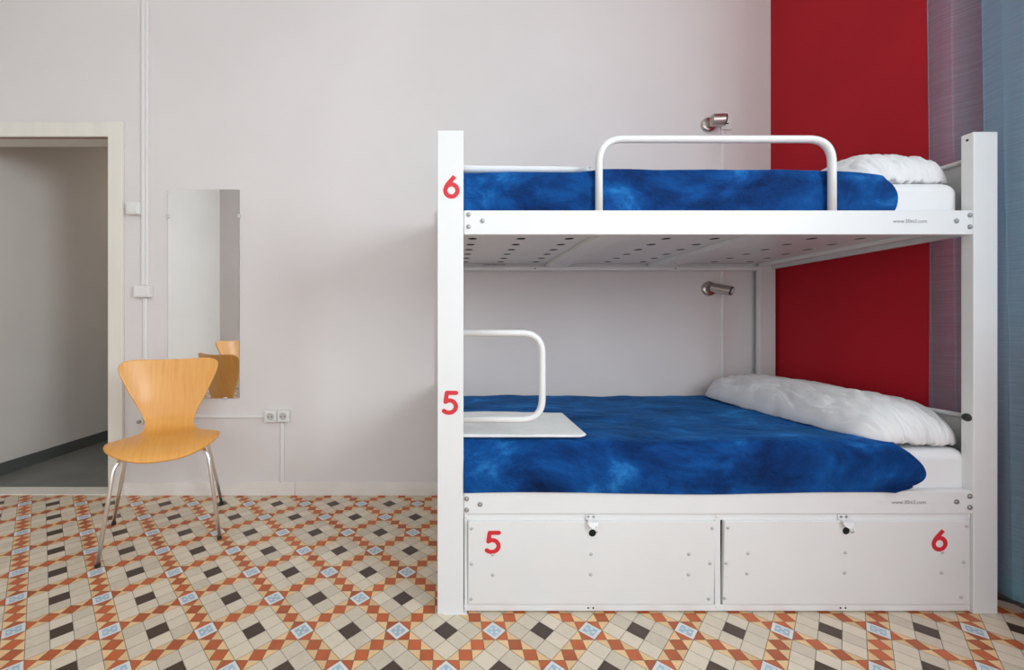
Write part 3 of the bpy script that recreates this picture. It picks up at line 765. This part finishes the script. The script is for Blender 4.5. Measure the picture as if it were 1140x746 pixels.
# lower blanket
def cinterp(tab):
    P = catmull([Vector((a, b, 0)) for a, b in tab], 10)
    def f(a):
        if a <= P[0].x: return P[0].y
        for p, q in zip(P, P[1:]):
            if a <= q.x: return p.y+(q.y-p.y)*(a-p.x)/max(1e-9, q.x-p.x)
        return P[-1].y
    return f
right_low = cinterp([(0.0, 1.585), (0.012, 1.628), (0.045, 1.658), (0.08, 1.655), (0.12, 1.632), (0.17, 1.595), (0.22, 1.560), (0.30, 1.530), (0.70, 1.51), (1.2, 1.48)])
def zl(q, a, u):
    # hem dips a little towards the middle and lifts at the ends, in front of the rail top
    if a < 0.15: q.z += (0.004*math.sin(u*9)+ (0.018*max(0, (u-0.965)/0.035)) - 0.002)*(1-a/0.15)
    return q
blanket('blanket', 'large plush blue blanket spread over the lower bunk',
        [(FY-0.006, 0.424), (FY-0.007, 0.470), (FY+0.000, 0.530), (FY+0.022, 0.573), (FY+0.075, 0.592), (1.75, 0.592), (2.33, 0.598)],
        0.0665, right_low, 0.016, 0.0075, 4.3, zl)
right_up = cinterp([(0.0, 1.585), (0.04, 1.596), (0.08, 1.599), (0.115, 1.592), (0.145, 1.572), (0.17, 1.545), (0.20, 1.52), (0.4, 1.48), (1.2, 1.46)])
def zu(q, a, u):
    x = q.x; k = min(1, a/0.12)
    drop = 0.0
    if x < 0.56: drop = 0.012*min(1, (0.56-x)/0.08)
    if x > 1.36: t = min(1, (x-1.36)/0.26); drop = 0.034*t*t
    q.z -= drop*k
    # fold pushed in behind the guard upright
    for gx in (FX(665), FX(927)):
        q.y += 0.004*math.exp(-((x-gx)/0.012)**2)*(1 if a < 0.2 else 0)
    return q
blanket('blanket', 'plush blue blanket on the upper bunk behind the guard rail',
        [(FY+0.030, 1.392), (FY+0.024, 1.430), (FY+0.023, 1.490), (FY+0.030, 1.535), (FY+0.065, 1.561), (1.75, 1.555), (2.33, 1.55)],
        0.0665, right_up, 0.024, 0.005, 9.1, zu)
# folded white sheet at the foot of the upper bunk
def softbox(name, label, cat, x0, x1, y0, y1, z0, z1, m, amp=0.003, seed=1, shear=0, taper=0, n=(60, 30), extra=None):
    bm = BM(); h = (z1-z0)
    def fn_t(u, v):
        x, y = x0+(x1-x0)*u, y0+(y1-y0)*v
        x += shear*v
        e = min(u*(x1-x0), (1-u)*(x1-x0), v*(y1-y0), (1-v)*(y1-y0)); rr = h*0.5
        k = math.sqrt(max(0, 1-(1-min(1, e/rr))**2))
        zt = z0+h*0.5+h*0.5*k*(1-taper*u)
        zt += amp*fbm((x*6+seed, y*7, seed), 3)*k
        if extra: zt += extra(u, v)
        return Vector((x, y, zt)), Vector((x, y, z0+h*0.5-h*0.5*k+(extra(u, v) if extra else 0)))
    T = grid(bm, lambda u, v: fn_t(u, v)[0], *n)
    Bt = grid(bm, lambda u, v: fn_t(u, v)[1], *n)
    bmesh.ops.remove_doubles(bm, verts=bm.verts, dist=0.00005)
    return obj(name, bm, m, None, smooth=True, label=label, cat=cat, origin=((x0+x1)/2, (y0+y1)/2, z0))
softbox('folded_sheet', 'folded white sheet lying at the foot end of the upper bunk', 'sheet', 0.040, 0.53, FY+0.062, 1.86, 1.562, 1.588, M['linen'], 0.002, 3, 0, 0.55)
def curl(u, v): return 0.006*max(0, (u-0.95)/0.05)*(1-v)+0.003*math.sin(u*5)*v
softbox('folded_towel', 'folded white towel on the blue blanket of the lower bunk', 'towel', 0.035, 0.508, FY+0.040, 1.835, 0.600, 0.611, M['towel'], 0.002, 5, 0.028, 0, (80, 50), curl)

# pillows
def pillow(label, loc, L_, W_, T_, rot, seed, skew=0.0):
    bm = BM(); nu, nv = 190, 130
    def side(sg):
        def fn(u, v):
            a, b = u*2-1, v*2-1
            ex = (max(0, 1-abs(a)**5))**0.45; ey = (max(0, 1-abs(b)**3))**0.48
            t = ex*ey
            # corners pulled in, edges slightly bowed
            x = a*L_/2*(1-0.05*(1-b*b)*abs(a)**2*0.6); y = b*W_/2*(1-0.07*(1-a*a)*b*b*0.8)
            x *= 1-0.13*abs(b)**4; y *= 1-0.15*abs(a)**5
            z = (T_*0.74*t if sg > 0 else -T_*0.24*t)-T_*0.24*0.8*max(abs(a)**7, abs(b)**5)
            if sg < 0: z = max(z, -T_*0.26)
            # creases radiating from the ends
            edge = math.exp(-((1-abs(a))/0.42)**1.6)
            wr = noise.ridged_multi_fractal(Vector((a*1.6+seed, b*4.2+0.6*a, seed+sg)), 0.8, 2.1, 3, 0.95, 2.0, noise_basis='PERLIN_ORIGINAL')
            z += sg*(wr-0.9)*0.012*(0.30+0.9*edge)*min(1, t*2.2)
            wa, wb = a+0.25*noise.noise(Vector((b*1.5, a, seed))), b+0.3*noise.noise(Vector((a*1.3, seed, b)))
            for fq, dp, wd in ((1.0, 0.012, 0.075), (2.1, 0.0075, 0.09), (3.9, 0.003, 0.1)):
                nz = noise.noise(Vector((wa*1.7*fq+seed*3, wb*4.0*fq, 7.7*fq+sg)))
                z -= sg*dp*math.exp(-(nz/wd)**2)*(0.35+0.75*edge)*min(1, t*2.0)
            z += sg*0.010*fbm((a*2+seed, b*2, 2.0), 2)*min(1, t*2)
            z += sg*0.004*noise.noise(Vector((a*9+b*5+seed, b*3-a*3, 1.3)))*min(1, t*2)
            z += 0.0
            x += 0.006*noise.noise(Vector((b*5, seed, a)))*abs(a)**3
            y += 0.006*noise.noise(Vector((a*6, seed, b)))*abs(b)**3
            return Vector((x, y, z))
        return fn
    grid(bm, side(1), nu, nv); grid(bm, side(-1), nu, nv)
    bmesh.ops.remove_doubles(bm, verts=bm.verts, dist=0.0004)
    o = obj('pillow', bm, M['linen'], None, smooth=True, label=label, cat='pillow')
    o.location = loc; o.rotation_euler = rot
    return o
pillow('long white pillow at the head of the lower bunk', (1.680, 1.888, 0.622), 0.93, 0.43, 0.158, (R(3), R(-1.0), R(94.5)), 2.2)
pillow('plump white pillow at the head of the upper bunk', (1.695, 1.860, 1.560), 0.82, 0.40, 0.150, (R(0), R(0), R(90)), 5.7)

# ================================================================== CHAIRS
def make_chair(name, label, loc, rz):
    r = root(name, label, 'chair', loc, rz, None)
    prof = catmull([Vector((0, y, z)) for y, z in ((-0.240, 0.412), (-0.210, 0.437), (-0.15, 0.457), (-0.06, 0.463), (0.03, 0.460), (0.10, 0.461), (0.150, 0.474), (0.184, 0.510), (0.205, 0.565), (0.226, 0.65), (0.247, 0.75), (0.264, 0.835))], 10)
    Ls = [0]
    for a, b in zip(prof, prof[1:]): Ls.append(Ls[-1]+(b-a).length)
    tot = Ls[-1]
    def at(a):
        a = max(0, min(tot, a))
        for i in range(1, len(Ls)):
            if a <= Ls[i]: return prof[i-1].lerp(prof[i], (a-Ls[i-1])/(Ls[i]-Ls[i-1]))
        return prof[-1]
    Wt = [(0, 0.196), (0.07, 0.208), (0.15, 0.222), (0.21, 0.221), (0.28, 0.190), (0.34, 0.143), (0.385, 0.116), (0.43, 0.106), (0.48, 0.116), (0.56, 0.150), (0.66, 0.193), (0.735, 0.222), (0.775, 0.236), (0.83, 0.240)]
    Wp = catmull([Vector((a, w_, 0)) for a, w_ in Wt], 8)
    def W(a):
        for p, q in zip(Wp, Wp[1:]):
            if a <= q.x: return p.y+(q.y-p.y)*(a-p.x)/(q.x-p.x)
        return Wp[-1].y
    def fn(u, v):
        t = u*2-1
        # the front lip bows back towards the corners, the top edge rounds over
        a0 = 0.135*(1-math.sqrt(max(0, 1-abs(t)**2.9)))
        a1 = tot-0.080*(1-math.sqrt(max(0, 1-abs(t)**7)))-0.016*(1-t*t)
        a = a0+(a1-a0)*v; p = at(a); x = t*W(a)
        bk = max(0, min(1, (a-0.42)/0.2)); bk = bk*bk*(3-2*bk)
        st = max(0, 1-a/0.40)
        y = p.y-0.050*t*t*bk*(W(a)/0.24)
        z = p.z+0.014*t*t*st
        return Vector((x, y, z))
    bm = BM(); grid(bm, fn, 56, 90)
    o = obj('seat_shell', bm, M['wood'], r, smooth=True, local=True)
    m = o.modifiers.new('ply', 'SOLIDIFY'); m.thickness = 0.011; m.offset = 1
    b = o.modifiers.new('edge', 'BEVEL'); b.width = 0.0025; b.segments = 2; b.limit_method = 'ANGLE'; b.angle_limit = R(60)
    bm = BM(); cyl(bm, (0, -0.01, 0.428), (0, -0.01, 0.446), 0.062, n=32); obj('hub_plate', bm, M['rubber'], r, local=True, bevel=0.003)
    for sx in (-1, 1):
        for foot, bend, inn in (((0.221, -0.212), (0.172, -0.156), (0.02, -0.035)), ((0.238, 0.212), (0.165, 0.130), (0.02, 0.015))):
            path = fillet([(sx*foot[0], foot[1], 0.012), (sx*bend[0], bend[1], 0.424), (sx*inn[0], inn[1], 0.434)], 0.066, 10)
            bm = BM(); tube(bm, path, 0.0082, n=16); lg = obj('leg', bm, M['chrome'], r, local=True, smooth=True)
            bm = BM(); cyl(bm, (sx*foot[0], foot[1], 0.0), (sx*foot[0]*0.995, foot[1]*0.995, 0.014), 0.0098, 0.0100, n=16); obj('foot_cap', bm, M['rubber'], lg, local=True)
            d = Vector((sx*bend[0]*0.6, bend[1]*0.6, 0.437)); bm = BM(); cyl(bm, d, d+Vector((0, 0, 0.016)), 0.013, n=14); obj('rubber_buffer', bm, M['rubber'], lg, local=True)
    return r
make_chair('dining_chair', 'curved beech plywood chair with chrome legs standing beside the door', (-1.354, 1.97, 0), R(30))
make_chair('dining_chair', 'second beech plywood chair, seen only as a reflection in the mirror', (-2.38, -0.05, 0), R(118))

# ================================================================== CURTAINS
def curtain(label, y0, y1, xc, amp, wl, seed, ztop=3.12, zbot=0.062, drift=0.0, xs=0.0, env=None):
    bm = BM(); n = int(abs(y1-y0)/0.006)
    def fn(u, v):
        z = zbot+(ztop-zbot)*v; y = y0+(y1-y0)*u
        y += 0.010*noise.noise(Vector((z*0.7, seed, 0)))*(1-u)+drift*(1-v)*(1-u)
        ph = y/wl*2*PI+0.8*noise.noise(Vector((y*6, z*0.35, seed)))
        x = xc+amp*math.sin(ph)*(0.75+0.35*noise.noise(Vector((y*3, z*0.5, seed+4))))*(env(y) if env else 1)
        y += 0.012*math.sin(2*ph+0.6)+0.035*(z/2.9-0.5)*(1-u); x += (0.040*env(y) if env else 0)+xs*u
        return Vector((x, y, z))
    grid(bm, fn, n, 60)
    return obj('curtain', bm, M['sheer'], None, smooth=True, label=label, cat='curtain', origin=(xc, (y0+y1)/2, zbot))
curtain('sheer blue curtain hanging nearest the corner, over the red wall', 1.618, 1.37, 1.924, 0.010, 0.105, 1.3, xs=0.045, env=lambda y: max(0.0, min(1.0, (1.578-y)/0.07)))
curtain('sheer blue curtain hanging at the window, right of the bunk bed', 1.480, 1.02, 1.953, 0.011, 0.12, 6.1)
rr = root('curtain_rod', 'slim white curtain rod fixed high in the window recess', 'curtain rod', (1.99, 0.33, 3.11))
for xc in (1.968, 2.012):
    bm = BM(); tube(bm, [(xc, NY0+0.001, 3.125), (xc, NY1-0.001, 3.125)], 0.008, n=12); obj('rod', bm, M['windowframe'], rr, smooth=True)

# repeats of one kind share a group phrase
GROUPS = {'mattress': 'mattresses on the bunk bed', 'blanket': 'plush blankets on the bunk bed', 'pillow': 'pillows on the bunk bed',
          'reading_lamp': 'reading lamps behind the bunk bed', 'lamp_switch': 'switches beside the reading lamps',
          'power_socket': 'pair of wall sockets beside the chair', 'cable_conduit': 'cable conduits on the back wall',
          'dining_chair': 'plywood chairs in the room', 'curtain': 'sheer curtains at the window'}
for o in list(bpy.data.objects):
    if o.parent is None and o.name.split('.')[0] in GROUPS: o['group'] = GROUPS[o.name.split('.')[0]]
